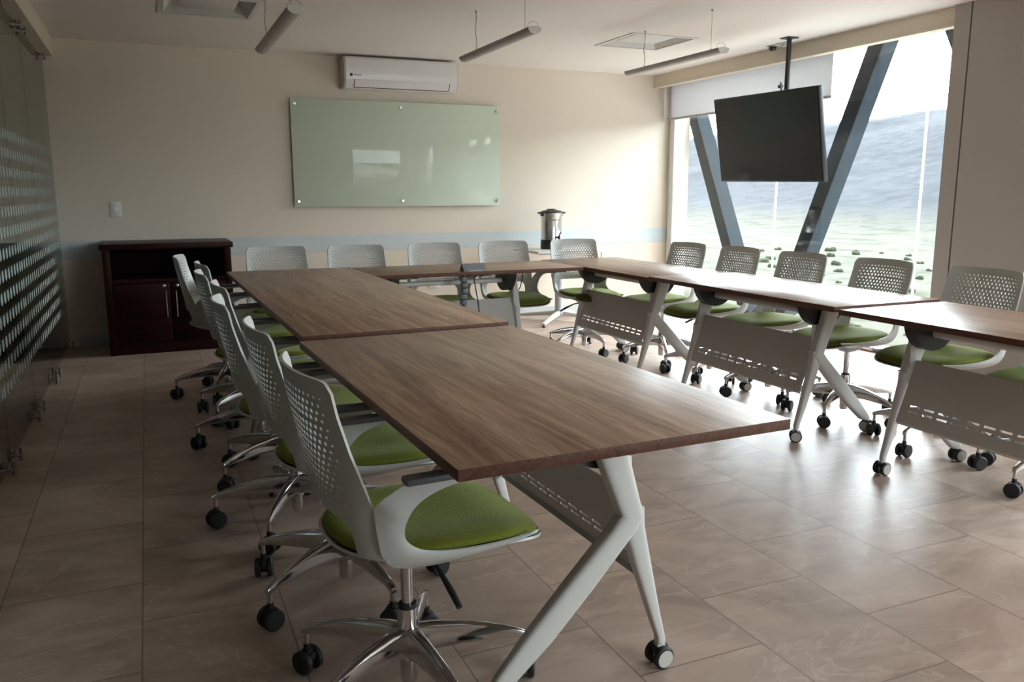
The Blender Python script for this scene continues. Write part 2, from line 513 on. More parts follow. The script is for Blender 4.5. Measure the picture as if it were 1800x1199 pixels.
# ------------------------------------------------------------------ mesh helpers
class MB:
    def __init__(s):
        s.v = []
        s.f = []
        s.mi = []
        s.cur = 0

    def mat(s, i):
        s.cur = i
        return s

    def add(s, vs, fs):
        o = len(s.v)
        s.v += [tuple(v) for v in vs]
        for f in fs:
            s.f.append(tuple(o + i for i in f))
            s.mi.append(s.cur)
        return s

    def box(s, a, b, bev=0.0):
        x0, x1 = sorted((a[0], b[0]))
        y0, y1 = sorted((a[1], b[1]))
        z0, z1 = sorted((a[2], b[2]))
        if bev <= 0:
            vs = [(x, y, z) for x in (x0, x1) for y in (y0, y1) for z in (z0, z1)]
            fs = [(0, 1, 3, 2), (4, 6, 7, 5), (0, 4, 5, 1), (2, 3, 7, 6), (0, 2, 6, 4), (1, 5, 7, 3)]
            return s.add(vs, fs)
        bm = bmesh.new()
        bmesh.ops.create_cube(bm, size=1)
        for v in bm.verts:
            v.co = Vector(((x0 + x1) / 2 + v.co.x * (x1 - x0), (y0 + y1) / 2 + v.co.y * (y1 - y0), (z0 + z1) / 2 + v.co.z * (z1 - z0)))
        bmesh.ops.bevel(bm, geom=bm.edges[:], offset=bev, segments=2, affect='EDGES', profile=0.5)
        bm.verts.index_update()
        s.add([v.co[:] for v in bm.verts], [[v.index for v in f.verts] for f in bm.faces])
        bm.free()
        return s

    def cyl(s, p0, p1, r0, r1=None, n=20, caps=True):
        r1 = r0 if r1 is None else r1
        return s.tube([p0, p1], [r0, r1], n, caps)

    def tube(s, pts, rad, n=14, caps=True):
        pts = [Vector(p) for p in pts]
        if isinstance(rad, (int, float)):
            rad = [rad] * len(pts)
        vs, fs = [], []
        prev = None
        for i, p in enumerate(pts):
            if i == 0:
                d = pts[1] - p
            elif i == len(pts) - 1:
                d = p - pts[i - 1]
            else:
                d = (pts[i + 1] - p).normalized() + (p - pts[i - 1]).normalized()
            d.normalize()
            if prev is None:
                a = Vector((0, 0, 1)) if abs(d.z) < 0.9 else Vector((1, 0, 0))
                u = d.cross(a).normalized()
            else:
                u = (prev - d * prev.dot(d)).normalized()
            prev = u
            v = d.cross(u)
            for k in range(n):
                t = 2 * pi * k / n
                vs.append(p + (u * cos(t) + v * sin(t)) * rad[i])
        for i in range(len(pts) - 1):
            for k in range(n):
                a = i * n + k
                b = i * n + (k + 1) % n
                fs.append((a, b, b + n, a + n))
        if caps:
            fs.append(tuple(range(n))[::-1])
            fs.append(tuple(range((len(pts) - 1) * n, len(pts) * n)))
        return s.add(vs, fs)

    def lathe(s, prof, c=(0, 0, 0), n=32, axis='z'):
        """prof: list of (r, h)"""
        vs, fs = [], []
        for r, h in prof:
            for k in range(n):
                t = 2 * pi * k / n
                q = (r * cos(t), r * sin(t), h)
                if axis == 'x':
                    q = (h, r * cos(t), r * sin(t))
                elif axis == 'y':
                    q = (r * sin(t), h, r * cos(t))
                vs.append((q[0] + c[0], q[1] + c[1], q[2] + c[2]))
        for i in range(len(prof) - 1):
            for k in range(n):
                a = i * n + k
                b = i * n + (k + 1) % n
                fs.append((a, b, b + n, a + n))
        fs.append(tuple(range(n))[::-1])
        fs.append(tuple(range((len(prof) - 1) * n, len(prof) * n)))
        return s.add(vs, fs)

    def loft(s, secs, caps=True):
        n = len(secs[0])
        vs, fs = [], []
        for q in secs:
            vs += q
        for i in range(len(secs) - 1):
            for k in range(n):
                a = i * n + k
                b = i * n + (k + 1) % n
                fs.append((a, b, b + n, a + n))
        if caps:
            fs.append(tuple(range(n))[::-1])
            fs.append(tuple(range((len(secs) - 1) * n, len(secs) * n)))
        return s.add(vs, fs)

    def prism(s, poly, d0, d1, axis='y'):
        """poly of 2-D points, extruded along axis"""
        n = len(poly)

        def P(a, b, d):
            return {'y': (a, d, b), 'x': (d, a, b), 'z': (a, b, d)}[axis]
        vs = [P(a, b, d0) for a, b in poly] + [P(a, b, d1) for a, b in poly]
        fs = [tuple(range(n))[::-1], tuple(range(n, 2 * n))]
        for k in range(n):
            fs.append((k, (k + 1) % n, n + (k + 1) % n, n + k))
        return s.add(vs, fs)

    def build(s, name, mats, parent=None, sharp=35, loc=None, weld=0.0, solid=None, flat=False):
        me = bpy.data.meshes.new(name)
        me.from_pydata(s.v, [], s.f)
        if not isinstance(mats, (list, tuple)):
            mats = [mats]
        for m in mats:
            me.materials.append(m)
        me.polygons.foreach_set('material_index', s.mi)
        bm = bmesh.new()
        bm.from_mesh(me)
        if weld:
            bmesh.ops.remove_doubles(bm, verts=bm.verts[:], dist=weld)
        bmesh.ops.recalc_face_normals(bm, faces=bm.faces[:])
        bm.to_mesh(me)
        bm.free()
        if not flat:
            me.shade_smooth()
            me.set_sharp_from_angle(angle=radians(sharp))
        me.update()
        o = bpy.data.objects.new(name, me)
        COL.objects.link(o)
        if parent:
            o.parent = parent
        if loc:
            o.location = loc
        if solid:
            md = o.modifiers.new('t', 'SOLIDIFY')
            md.thickness = solid
            md.offset = 0
            md.use_even_offset = False
            dg = bpy.context.evaluated_depsgraph_get()
            me2 = bpy.data.meshes.new_from_object(o.evaluated_get(dg), depsgraph=dg)
            o.modifiers.clear()
            o.data = me2
            me2.name = name
            me2.shade_smooth()
            me2.set_sharp_from_angle(angle=radians(sharp))
            bpy.data.meshes.remove(me)
        return o


def tag(o, label=None, cat=None, group=None, kind=None):
    if label:
        o['label'] = label
    if cat:
        o['category'] = cat
    if group:
        o['group'] = group
    if kind:
        o['kind'] = kind
    return o


def empty(name, loc=(0, 0, 0), rz=0.0):
    o = bpy.data.objects.new(name, None)
    o.empty_display_size = 0.1
    COL.objects.link(o)
    o.location = loc
    o.rotation_euler = (0, 0, rz)
    return o


def copy_tree(o, parent=None):
    c = o.copy()
    COL.objects.link(c)
    if parent:
        c.parent = parent
    for ch in list(o.children):
        copy_tree(ch, c)
    return c


def struct(o, label=None):
    o['kind'] = 'structure'
    if label:
        o['label'] = label
    return o


# ------------------------------------------------------------------ room shell
H = 2.38          # ceiling
XW = 5.65         # window glass plane
YB = -9.3         # wall behind the camera
# floor (runs on under the glass partition into the corridor)
b = MB().box((-2.4, YB, -0.12), (5.84, 0.0, 0.0))
struct(b.build('floor', M['floor'], flat=True), 'beige stone-look floor tiles laid in running bond')

# ceiling with two square openings for the air grilles
VENTS = [(1.02, -1.58), (4.26, -1.61)]
VH = 0.27
xs = sorted([-2.4, 5.84] + [v for c in VENTS for v in (c[0] - VH, c[0] + VH)])
ys = sorted([YB, 0.0] + [v for c in VENTS for v in (c[1] - VH, c[1] + VH)])
b = MB()
for i in range(len(xs) - 1):
    for j in range(len(ys) - 1):
        cx, cy = (xs[i] + xs[i + 1]) / 2, (ys[j] + ys[j + 1]) / 2
        if any(abs(cx - c[0]) < VH and abs(cy - c[1]) < VH for c in VENTS):
            continue
        b.box((xs[i], ys[j], H), (xs[i + 1], ys[j + 1], H + 0.10))
b.box((-2.4, YB, H + 0.30), (5.84, 0.0, H + 0.5))
struct(b.build('ceiling', M['ceiling'], flat=True), 'plain pale ceiling')

# back wall: upper paint, band, lower paint
b = MB()
b.mat(0).box((-2.4, 0.0, 0.845), (5.63, 0.2, H + 0.5))
b.mat(1).box((-2.4, 0.0, 0.705), (5.63, 0.2, 0.845))
b.mat(2).box((-2.4, 0.0, -0.12), (5.63, 0.2, 0.705))
struct(b.build('wall_back', [M['wall'], M['band'], M['wall_low']], flat=True), 'cream back wall with blue-grey band at chair height')
struct(MB().box((-0.07, -0.003, 0.699), (5.60, 0.0, 0.705)).build('trim_4', M['skirt'], flat=True), 'thin joint line under the blue-grey band')
b = MB().box((0.0, -0.012, 0.0), (5.42, 0.0, 0.085))
struct(b.build('baseboard_back', M['skirt']), 'pale grey skirting along the back wall')

# window wall: end strip at the back corner, pier, far pier, wall behind camera
b = MB()
b.box((5.62, -0.02, -0.12), (5.84, 0.2, H + 0.5))
struct(b.build('wall_right_corner', M['wall'], flat=True))
b = MB()
b.mat(0).box((5.365, -3.60, -0.02), (5.84, -3.485, H + 0.3), 0.002)
b.mat(1).box((5.40, -3.612, -0.02), (5.84, -3.60, H + 0.3))
b.mat(0).box((5.365, -5.15, -0.02), (5.84, -3.612, H + 0.3))
struct(b.build('wall_right', [M['jamb'], M['groove']], flat=True), 'plain grey-brown wall pier right of the window')
b = MB().box((5.40, YB, 2.26), (5.46, -5.15, H)).box((5.365, YB - .2, -0.02), (5.84, YB, H + .3))
b.box((5.62, YB, -0.02), (5.84, -6.4, H + .3))
struct(b.build('trim_1', M['pelmet'], flat=True))
b = MB().box((-2.4, YB - 0.2, -0.12), (2.8, YB, H + 0.5)).box((2.8, YB - 0.2, 2.36), (5.84, YB, H + 0.5)).box((5.6, YB - .2, -.12), (5.84, YB, 2.36))
struct(b.build('wall_front', M['rear'], flat=True))
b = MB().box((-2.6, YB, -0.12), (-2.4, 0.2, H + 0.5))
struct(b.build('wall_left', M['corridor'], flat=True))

# pelmet over the window
b = MB()
b.box((5.40, -3.485, 2.262), (5.46, 0.0, H))
b.box((5.385, -3.485, 2.256), (5.46, 0.0, 2.266))
struct(b.build('trim_2', M['pelmet'], flat=True), 'cream pelmet running above the window')
# bulkhead over the glass partition
b = MB().box((-0.32, YB, 2.243), (0.0, 0.0, H))
struct(b.build('trim_3', M['pelmet'], flat=True), 'cream bulkhead above the glass partition')

# windows: big panes, dark head strip, white side strip, silicone joints, low rail
def window(name, y0, y1, joints, label):
    root = empty(name, (XW, (y0 + y1) / 2, 0))
    root['kind'] = 'structure'
    root['label'] = label
    cy = (y0 + y1) / 2
    ps = [y0] + joints + [y1]
    for i in range(len(ps) - 1):
        MB().box((-0.006, ps[i] + 0.004 - cy, 0.02), (0.006, ps[i + 1] - 0.004 - cy, 2.36)).build('glass_pane', M['glass'], root, flat=True)
    for j in joints:
        MB().box((-0.008, j - 0.005 - cy, 0.02), (0.008, j + 0.005 - cy, 2.36)).build('silicone_joint', M['joint'], root, flat=True)
    MB().box((-0.05, y0 - cy, 2.335), (0.04, y1 - cy, 2.40), 0.003).build('head_rail', M['frame_dark'], root)
    MB().box((-0.045, y0 - cy, 0.0), (0.03, y1 - cy, 0.035), 0.003).build('sill_rail', M['chrome'], root)
    return root


wr = window('window_1', -3.485, -0.02, [-3.10, -1.60], 'frameless floor-to-ceiling window with a view of a hillside')
MB().box((-0.06, 1.72 - 0.075, 0.0), (0.02, 1.7325, 2.40), 0.003).build('side_frame', M['frame_white'], wr)
window('window_2', -6.4, -5.15, [], 'second floor-to-ceiling window beyond the wall pier')

w3 = empty('added_window', (4.2, YB - 0.08, 0))  # unseen window, added as the source of light from behind the camera
struct(w3, 'unseen window added behind the viewer to light surfaces facing that way')
for a, c in ((-1.4, 0.0), (0.0, 1.4)):
    MB().box((a + 0.004, -0.006, 0.0), (c - 0.004, 0.006, 2.36)).build('glass_pane', M['glass'], w3, flat=True)
MB().box((-1.4, -0.03, 2.33), (1.4, 0.03, 2.37)).box((-1.4, -0.03, 0.0), (1.4, 0.03, 0.03)).build('frame', M['frame_dark'], w3, flat=True)

# outside diagonal steel struts (box sections leaning in a row of Vs)
def strut(name, top, bot, w_, d_, label):
    """top/bot: (y, z) of the room-side face's far edge"""
    root = empty(name, (5.86, bot[0], bot[1]))
    t = Vector((0, top[0] - bot[0], top[1] - bot[1]))
    W = Vector((0, -w_, 0))
    D = Vector((d_, 0, 0))
    def q(p, a, c):
        return p + W * a + D * c
    z0 = Vector((0, 0, 0))
    tk = 0.012
    # room-side plate
    def plate(nm, a0, a1, c0, c1, m):
        vs = [q(z0, a0, c0), q(z0, a1, c0), q(z0, a1, c1), q(z0, a0, c1)]
        vs += [v + t for v in vs]
        MB().add(vs, [(3, 2, 1, 0), (4, 5, 6, 7), (0, 1, 5, 4), (1, 2, 6, 5), (2, 3, 7, 6), (3, 0, 4, 7)]).build(nm, m, root, flat=True)
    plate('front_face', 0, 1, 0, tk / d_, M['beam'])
    plate('side_face', 1 - tk / w_, 1, tk / d_, 1, M['beam_daylit'])
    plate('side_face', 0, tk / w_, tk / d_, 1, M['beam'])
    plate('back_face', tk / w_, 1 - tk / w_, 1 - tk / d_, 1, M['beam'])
    tag(root, label, 'steel strut', 'diagonal steel struts outside the window')
    return root


strut('diagonal_strut', (0.33, 2.55), (-1.07, -0.25), 0.15, 0.16, 'dark steel strut outside the window leaning down toward the right, left of the hanging screen')
strut('diagonal_strut', (-2.40, 2.55), (-1.24, -0.25), 0.155, 0.15, 'dark steel strut outside the window leaning up to the right, behind the hanging screen')
strut('diagonal_strut', (-2.90, 2.55), (-4.33, -0.25), 0.15, 0.16, 'dark steel strut just showing at the top right corner of the window')

# roller blind
rb = empty('roller_blind', (5.55, -1.25, 2.33))
MB().box((-0.0015, -1.03, -0.375), (0.0015, 1.20, 0.0)).build('blind_fabric', M['blind'], rb, flat=True)
MB().box((-0.008, -1.035, -0.392), (0.008, 1.205, -0.370), 0.003).build('bottom_bar', M['blind_bar'], rb)
MB().cyl((0.0, -1.04, 0.0), (0.0, 1.20, 0.0), 0.02).build('roller_tube', M['blind_bar'], rb)
tag(rb, 'pale grey roller blind pulled partly down behind the hanging screen', 'blind')

# ------------------------------------------------------------------ glass partition (left)
GX = -0.075
pj = [-0.02, -1.32, -2.30, -3.26, -4.4, -5.6, -6.8, -8.0]
lab = ['glass partition panel next to the back wall', 'second glass partition panel from the back wall',
       'third glass partition panel from the back wall', 'glass partition panel at the left edge of view']
for i in range(len(pj) - 1):
    y1, y0 = pj[i], pj[i + 1]
    r = empty('glass_partition', (GX, y0, 0))
    # object coordinates start on the floor so that the frosted dashes line up from pane to pane
    MB().box((-0.005, 0.006, 0.03), (0.005, y1 - y0 - 0.006, 2.225)).build('glass_pane', M['partition'], r, flat=True)
    for yy in (0.11, y1 - y0 - 0.12):
        for zz, nm in ((0.03, 'floor_clamp'), (2.215, 'ceiling_clamp')):
            c = MB()
            lo = 0.0 if zz < 1 else 2.195
            for sx in (-1, 1):
                c.cyl((sx * 0.030, yy, lo), (sx * 0.030, yy, lo + 0.062 if zz < 1 else 2.243), 0.0085, n=12)
            c.box((-0.03, yy - 0.008, lo + 0.018), (0.03, yy + 0.008, lo + 0.034), 0.002)
            c.cyl((-0.008, yy, lo + 0.040), (0.008, yy, lo + 0.040), 0.009, n=12)
            c.build(nm, M['clamp'], r)
    if i < 4:
        tag(r, lab[i] + ', printed with frosted dashes', 'glass partition', 'glass partition panels')
    else:
        tag(r, ['fifth', 'sixth', 'seventh'][i - 4] + ' glass partition panel from the back wall, out past the left edge of view', 'glass partition', 'glass partition panels')

# ------------------------------------------------------------------ ceiling fittings
def vent(cx, cy, label):
    r = empty('ceiling_vent', (cx, cy, H))
    b = MB()
    o_, i_ = VH + 0.025, VH - 0.004
    for (x0, x1, y0, y1) in ((-o_, o_, -o_, -i_), (-o_, o_, i_, o_), (-o_, -i_, -i_, i_), (i_, o_, -i_, i_)):
        b.box((x0, y0, -0.006), (x1, y1, 0.0))
    b.build('vent_frame', M['white_metal'], r, flat=True)
    b = MB()
    k = 0.185
    a = VH - 0.006
    P = [(-a, -a), (a, -a), (a, a), (-a, a)]
    Q = [(-k, -k), (k, -k), (k, k), (-k, k)]
    vs = [(x, y, 0.0) for x, y in P] + [(x, y, 0.085) for x, y in Q]
    fs = [(i, (i + 1) % 4, 4 + (i + 1) % 4, 4 + i) for i in range(4)]
    b.add(vs, fs).build('vent_throat', M['white_metal'], r, solid=0.003)
    MB().box((-k + 0.012, -k + 0.012, 0.018), (k - 0.012, k - 0.012, 0.024), 0.002).build('diffuser_plate', M['white_metal'], r)
    tag(r, label, 'air vent', 'square ceiling air vents')


vent(*VENTS[0], 'square recessed ceiling air vent at the top left above the cabinet side')
vent(*VENTS[1], 'square recessed ceiling air vent near the window side')


def lamp(x, y0, y1, label):
    z = 2.105
    yc = (y0 + y1) / 2
    L = (y1 - y0) / 2
    r = empty('pendant_lamp', (x, yc, z))
    n = 14
    # trough: rounded underside, shallow hollow on top
    sec = []
    for k in range(n + 1):
        t = pi + pi * k / n
        sec.append((0.040 * cos(t), 0.030 * sin(t) + 0.012))
    sec += [(0.040, 0.016), (0.012, 0.022), (-0.012, 0.022), (-0.040, 0.016)]
    b = MB().loft([[(a, -L, c) for a, c in sec], [(a, L, c) for a, c in sec]])
    b.build('lamp_housing', M['lamp_body'], r)
    for s in (-1, 1):
        b = MB().loft([[(a * 1.03, s * L, c * 1.03) for a, c in sec], [(a * 1.03, s * (L + 0.006), c * 1.03) for a, c in sec]])
        b.build('end_cap', M['lamp_cap'], r)
    for yy in (L - 0.21, -L + 0.13):
        b = MB().cyl((0, yy, 0.02), (0, yy, H - z), 0.0012, n=6)
        b.cyl((0, yy, 0.02), (0, yy, 0.032), 0.004, n=8).cyl((0, yy, H - z - 0.012), (0, yy, H - z), 0.006, n=10)
        b.build('suspension_wire', M['wire'], r)
    pts = [(0.004 + 0.006 * sin(k * 0.9), L - 0.20 + 0.004 * sin(k * 1.7), 0.02 + (H - z - 0.02) * k / 10) for k in range(11)]
    MB().tube(pts, 0.0018, 6).build('power_cord', M['wire'], r)
    pts = [(0.035 * cos(pi * k / 8) , -L + 0.02, 0.018 + 0.035 * sin(pi * k / 8)) for k in range(9)]
    MB().tube(pts, 0.0012, 6).build('wire_loop', M['wire'], r)
    tag(r, label, 'pendant lamp', 'linear pendant lamps over the tables')


lamp(1.315, -3.05, -1.75, 'unlit grey linear pendant lamp hanging at the left, nearest the glass partition')
lamp(2.625, -3.04, -1.93, 'unlit grey linear pendant lamp in the middle, beside the air conditioner')
lamp(4.02, -2.905, -1.77, 'unlit grey linear pendant lamp nearest the window')

# motion sensor by the pole
r = empty('ceiling_sensor', (5.30, -1.93, H))
MB().box((-0.03, -0.13, -0.010), (0.03, 0.10, 0.0), 0.003).build('sensor_plate', M['white_metal'], r)
MB().lathe([(0.030, 0.0), (0.030, -0.02), (0.02, -0.034), (0.004, -0.038)], (0, 0.06, -0.008), 16).build('sensor_eye', M['black'], r)
MB().box((-0.018, -0.10, -0.03), (0.018, -0.05, -0.008), 0.004).build('sensor_bracket', M['white_metal'], r)
tag(r, 'small white ceiling sensor with a dark eye beside the screen pole', 'sensor')

# ------------------------------------------------------------------ hanging screen
tv = empty('hanging_screen', (5.183, -2.10, H))
MB().cyl((0, -0.09, -0.60), (0, -0.09, 0.0), 0.019, n=18).box((-0.05, -0.14, -0.008), (0.05, -0.04, 0.0), 0.002).build('ceiling_pole', M['black'], tv)
scr = MB()
W2, H2 = 0.6015, 0.346
tv_rot = Euler((0, radians(-10.2), 0)).to_matrix().to_4x4() @ Matrix.Rotation(radians(0.85), 4, 'X')
tv_off = Matrix.Translation((-0.084, 0.034, 1.634 - H))
def tvpart(name, mb, m):
    o = mb.build(name, m, tv)
    o.matrix_local = tv_off @ tv_rot
    return o
tvpart('screen_housing', MB().box((0.004, -W2, -H2), (0.045, W2, H2), 0.004).box((0.04, -0.3, -0.2), (0.065, 0.3, 0.2), 0.008), M['bezel'])
tvpart('screen_glass', MB().box((0.0, -W2 + 0.010, -H2 + 0.013), (0.005, W2 - 0.010, H2 - 0.010)), M['screen'])
tvpart('mount_bracket', MB().box((0.065, -0.22, -0.12), (0.075, 0.06, 0.14), 0.002).box((0.06, -0.15, 0.05), (0.12, -0.09, 0.33), 0.004).cyl((0.05, -0.17, H2 - .02), (0.05, -0.17, H2 + 0.06), 0.006, n=8).cyl((0.035, -0.195, H2 + 0.03), (0.035, -0.165, H2 + 0.03), 0.014, n=10), M['black'])
tag(tv, 'large black flat screen hanging from a ceiling pole in front of the window', 'television')

# ------------------------------------------------------------------ air conditioner
ac = empty('air_conditioner', (2.70, 0.0, 2.10))
AW = 0.50
prof = [(-0.0, 0.262), (-0.155, 0.262), (-0.178, 0.252), (-0.190, 0.230), (-0.192, 0.075), (-0.180, 0.04), (-0.150, 0.006), (-0.12, 0.0), (0.0, 0.0)]
MB().prism(prof, -AW, AW, axis='x').build('housing', M['ac'], ac, sharp=50)
pr2 = [(-0.0, 0.258), (-0.150, 0.258), (-0.170, 0.249), (-0.180, 0.228), (-0.182, 0.078), (-0.172, 0.044), (-0.145, 0.008), (-0.12, 0.003), (0.0, 0.003)]
for s in (-1, 1):
    MB().prism(pr2, s * AW, s * (AW + 0.012), axis='x').build('end_cover', M['ac_side'], ac, sharp=50)
# louvre flap: outlined by dark slots
fl = MB()
fl.prism([(-0.1925, 0.066), (-0.1945, 0.066), (-0.1830, 0.038), (-0.1535, 0.010), (-0.1515, 0.012), (-0.181, 0.04)], -AW + 0.075, AW - 0.075, axis='x')
fl.build('air_flap', M['ac'], ac)
sl = MB()
sl.prism([(-0.152, 0.0115), (-0.155, 0.0105), (-0.150, 0.0045), (-0.147, 0.0055)], -AW + 0.07, AW - 0.07, axis='x')
for s in (-1, 1):
    xx = s * (AW - 0.072)
    sl.prism([(-0.194, 0.068), (-0.1955, 0.066), (-0.1845, 0.037), (-0.155, 0.008), (-0.150, 0.012), (-0.181, 0.042)], xx - 0.003, xx + 0.003, axis='x')
sl.build('outlet_slot', M['dark_line'], ac)
MB().lathe([(0.013, 0.0), (0.013, -0.002)], (-AW + 0.045, -0.192, 0.105), 16, axis='y').build('brand_emblem', M['sheet'], ac)
fc = bpy.data.curves.new('brand_mark', 'FONT')
fc.body = 'TRANE'
fc.size = 0.022
fc.extrude = 0.0006
fo = bpy.data.objects.new('brand_tmp', fc)
COL.objects.link(fo)
fm = bpy.data.meshes.new_from_object(fo.evaluated_get(bpy.context.evaluated_depsgraph_get()))
bpy.data.objects.remove(fo)
fm.materials.clear()
fm.materials.append(M['sheet'])
fo = bpy.data.objects.new('brand_mark', fm)
COL.objects.link(fo)
fo.parent = ac
fo.location = (-AW + 0.063, -0.1928, 0.098)
fo.rotation_euler = (radians(90), 0, 0)
MB().tube([(-0.07, -0.07, 0.262), (-0.01, -0.05, 0.274), (0.05, -0.07, 0.262)], 0.006, 8).build('wall_pipe', M['lamp_cap'], ac)
tag(ac, 'white wall-mounted air conditioner above the glass board', 'air conditioner')

# glass board on stand-off pins
gb = empty('glass_board', (2.712, -0.0015, 1.553))
bw, bh = 0.965, 0.457
MB().box((-bw, -0.040, -bh), (bw, -0.032, bh), 0.0012).build('glass_sheet', M['board'], gb)
for sx in (-0.93, 0.0, 0.93):
    for sz in (-0.41, 0.41):
        MB().lathe([(0.008, 0.0), (0.008, -0.030), (0.014, -0.041), (0.014, -0.050), (0.011, -0.053)], (sx, 0, sz), 18, axis='y').build('standoff_pin', M['steel'], gb)
tag(gb, 'pale mint glass writing board on steel pins on the back wall', 'writing board')

# light switch
sw = empty('light_switch', (0.342, 0.0, 1.09))
MB().box((-0.040, -0.009, -0.058), (0.040, 0.0, 0.058), 0.003).build('switch_plate', M['switch'], sw)
MB().box((-0.018, -0.015, -0.015), (0.018, -0.008, 0.017), 0.003).build('switch_rocker', M['switch_key'], sw)
tag(sw, 'white light switch on the back wall above the cabinet', 'switch')

# wall sockets seen under the back row of tables
def socket(x, z, w_, label):
    s = empty('wall_socket', (x, 0, z))
    MB().box((-w_ / 2, -0.008, -0.035), (w_ / 2, 0.0, 0.035), 0.003).build('socket_plate', M['switch'], s)
    MB().box((-w_ / 2 + 0.012, -0.010, -0.02), (w_ / 2 - 0.012, -0.007, 0.02), 0.002).build('socket_face', M['switch_key'], s)
    tag(s, label, 'socket')
socket(3.015, 0.36, 0.13, 'wide white wall socket low on the back wall under the tables')
socket(4.84, 0.595, 0.05, 'tiny white wall socket right of the coffee urn side table')

# ------------------------------------------------------------------ mahogany cabinet
cb = empty('storage_cabinet', (0.695, 0.0, 0.0))
cw, cd, ch = 0.455, 0.585, 0.83
b = MB()
b.box((-cw, -cd, 0.0), (-cw + 0.05, -0.03, ch - 0.03), 0.002)
b.box((cw - 0.05, -cd, 0.0), (cw, -0.03, ch - 0.03), 0.002)
b.box((-cw + 0.05, -cd + 0.012, 0.0), (cw - 0.05, -cd + 0.03, 0.075))
b.box((-cw + 0.05, -cd + 0.01, 0.075), (cw - 0.05, -0.05, 0.095))
b.box((-cw + 0.05, -cd, 0.545), (cw - 0.05, -0.05, 0.575))
b.build('carcass', M['mahog'], cb)
MB().box((-cw + 0.05, -0.05, 0.0), (cw - 0.05, -0.03, ch - 0.03)).build('back_board', M['mahog_dark'], cb, flat=True)
MB().box((-cw - 0.018, -cd - 0.02, ch - 0.03), (cw + 0.018, -0.012, ch + 0.012), 0.004).build('top_board', M['mahog'], cb)
for s in (-1, 1):
    d = MB().box((s * 0.004, -cd - 0.003, 0.095), (s * (cw - 0.053), -cd + 0.015, 0.540), 0.003).build('door', M['mahog'], cb)
    hx = s * 0.036
    b = MB().cyl((hx, -cd - 0.028, 0.28), (hx, -cd - 0.028, 0.48), 0.0045, n=10)
    for zz in (0.30, 0.46):
        b.cyl((hx, -cd - 0.028, zz), (hx, -cd - 0.002, zz), 0.0035, n=8)
    b.build('handle', M['steel'], d)
    MB().lathe([(0.012, -0.002), (0.012, -0.010), (0.008, -0.013)], (s * 0.047, -cd, 0.520), 16, axis='y').build('lock', M['steel'], d)
tag(cb, 'dark mahogany cabinet with open shelf and two doors against the back wall', 'cabinet')

# ------------------------------------------------------------------ flip-top tables
def superq(w_, d_, n=12, e=2.6):
    out = []
    for k in range(n):
        t = 2 * pi * k / n + pi / n
        c, s_ = cos(t), sin(t)
        out.append((w_ / 2 * math.copysign(abs(c) ** (2 / e), c), d_ / 2 * math.copysign(abs(s_) ** (2 / e), s_)))
    return out


def limb(pts, thick, n=16):
    """pts: (u, z, width) in the frame plane; depth along local X"""
    secs = []
    P = [Vector((a, c)) for a, c, _ in pts]
    for i, (a, c, wd) in enumerate(pts):
        if i == 0:
            d = P[1] - P[0]
        elif i == len(P) - 1:
            d = P[i] - P[i - 1]
        else:
            d = (P[i + 1] - P[i]).normalized() + (P[i] - P[i - 1]).normalized()
        d.normalize()
        nrm = Vector((-d.y, d.x))
        th = thick[i] if isinstance(thick, (list, tuple)) else thick
        secs.append([(y, a + nrm.x * x, c + nrm.y * x) for x, y in superq(wd, th, n)])
    return MB().loft(secs)


def limb2(pairs, n=20):
    """sections given by their two edge points in the frame plane and a depth along local X"""
    secs = []
    for a, c, th in pairs:
        a, c = Vector(a), Vector(c)
        m = (a + c) / 2
        h = (c - a) / 2
        secs.append([(q, m.x + h.x * p, m.y + h.y * p) for p, q in superq(2.0, th, n, 3.6)])
    return MB().loft(secs)


def castor_mb(disc=True, rot=0.0):
    """twin-wheel castor, origin on the floor under the stem"""
    b = MB()
    r = 0.0295 if disc else 0.0315
    for s in (-1, 1):
        pr = [(r - 0.006, s * 0.010), (r, s * 0.013), (r, s * 0.024), (r - 0.004, s * 0.0275), (0.004, s * 0.0280)]
        b.mat(0).lathe(pr, (0.0, 0, r), 22, axis='y')
        if disc:
            b.mat(1).lathe([(r - 0.0065, s * 0.0275), (r - 0.0065, s * 0.0290), (0.002, s * 0.0297)], (0, 0, r), 22, axis='y')
    b.mat(1 if disc else 0).box((-0.013, -0.0095, 0.018), (0.013, 0.0095, 0.062), 0.003)
    b.mat(0).box((-0.019, -0.0095, 0.036), (0.022, 0.0095, 0.056), 0.003)
    b.mat(1 if disc else 0).cyl((0.0, 0, 0.05), (0.0, 0, 0.078), 0.0095, n=12)
    return b


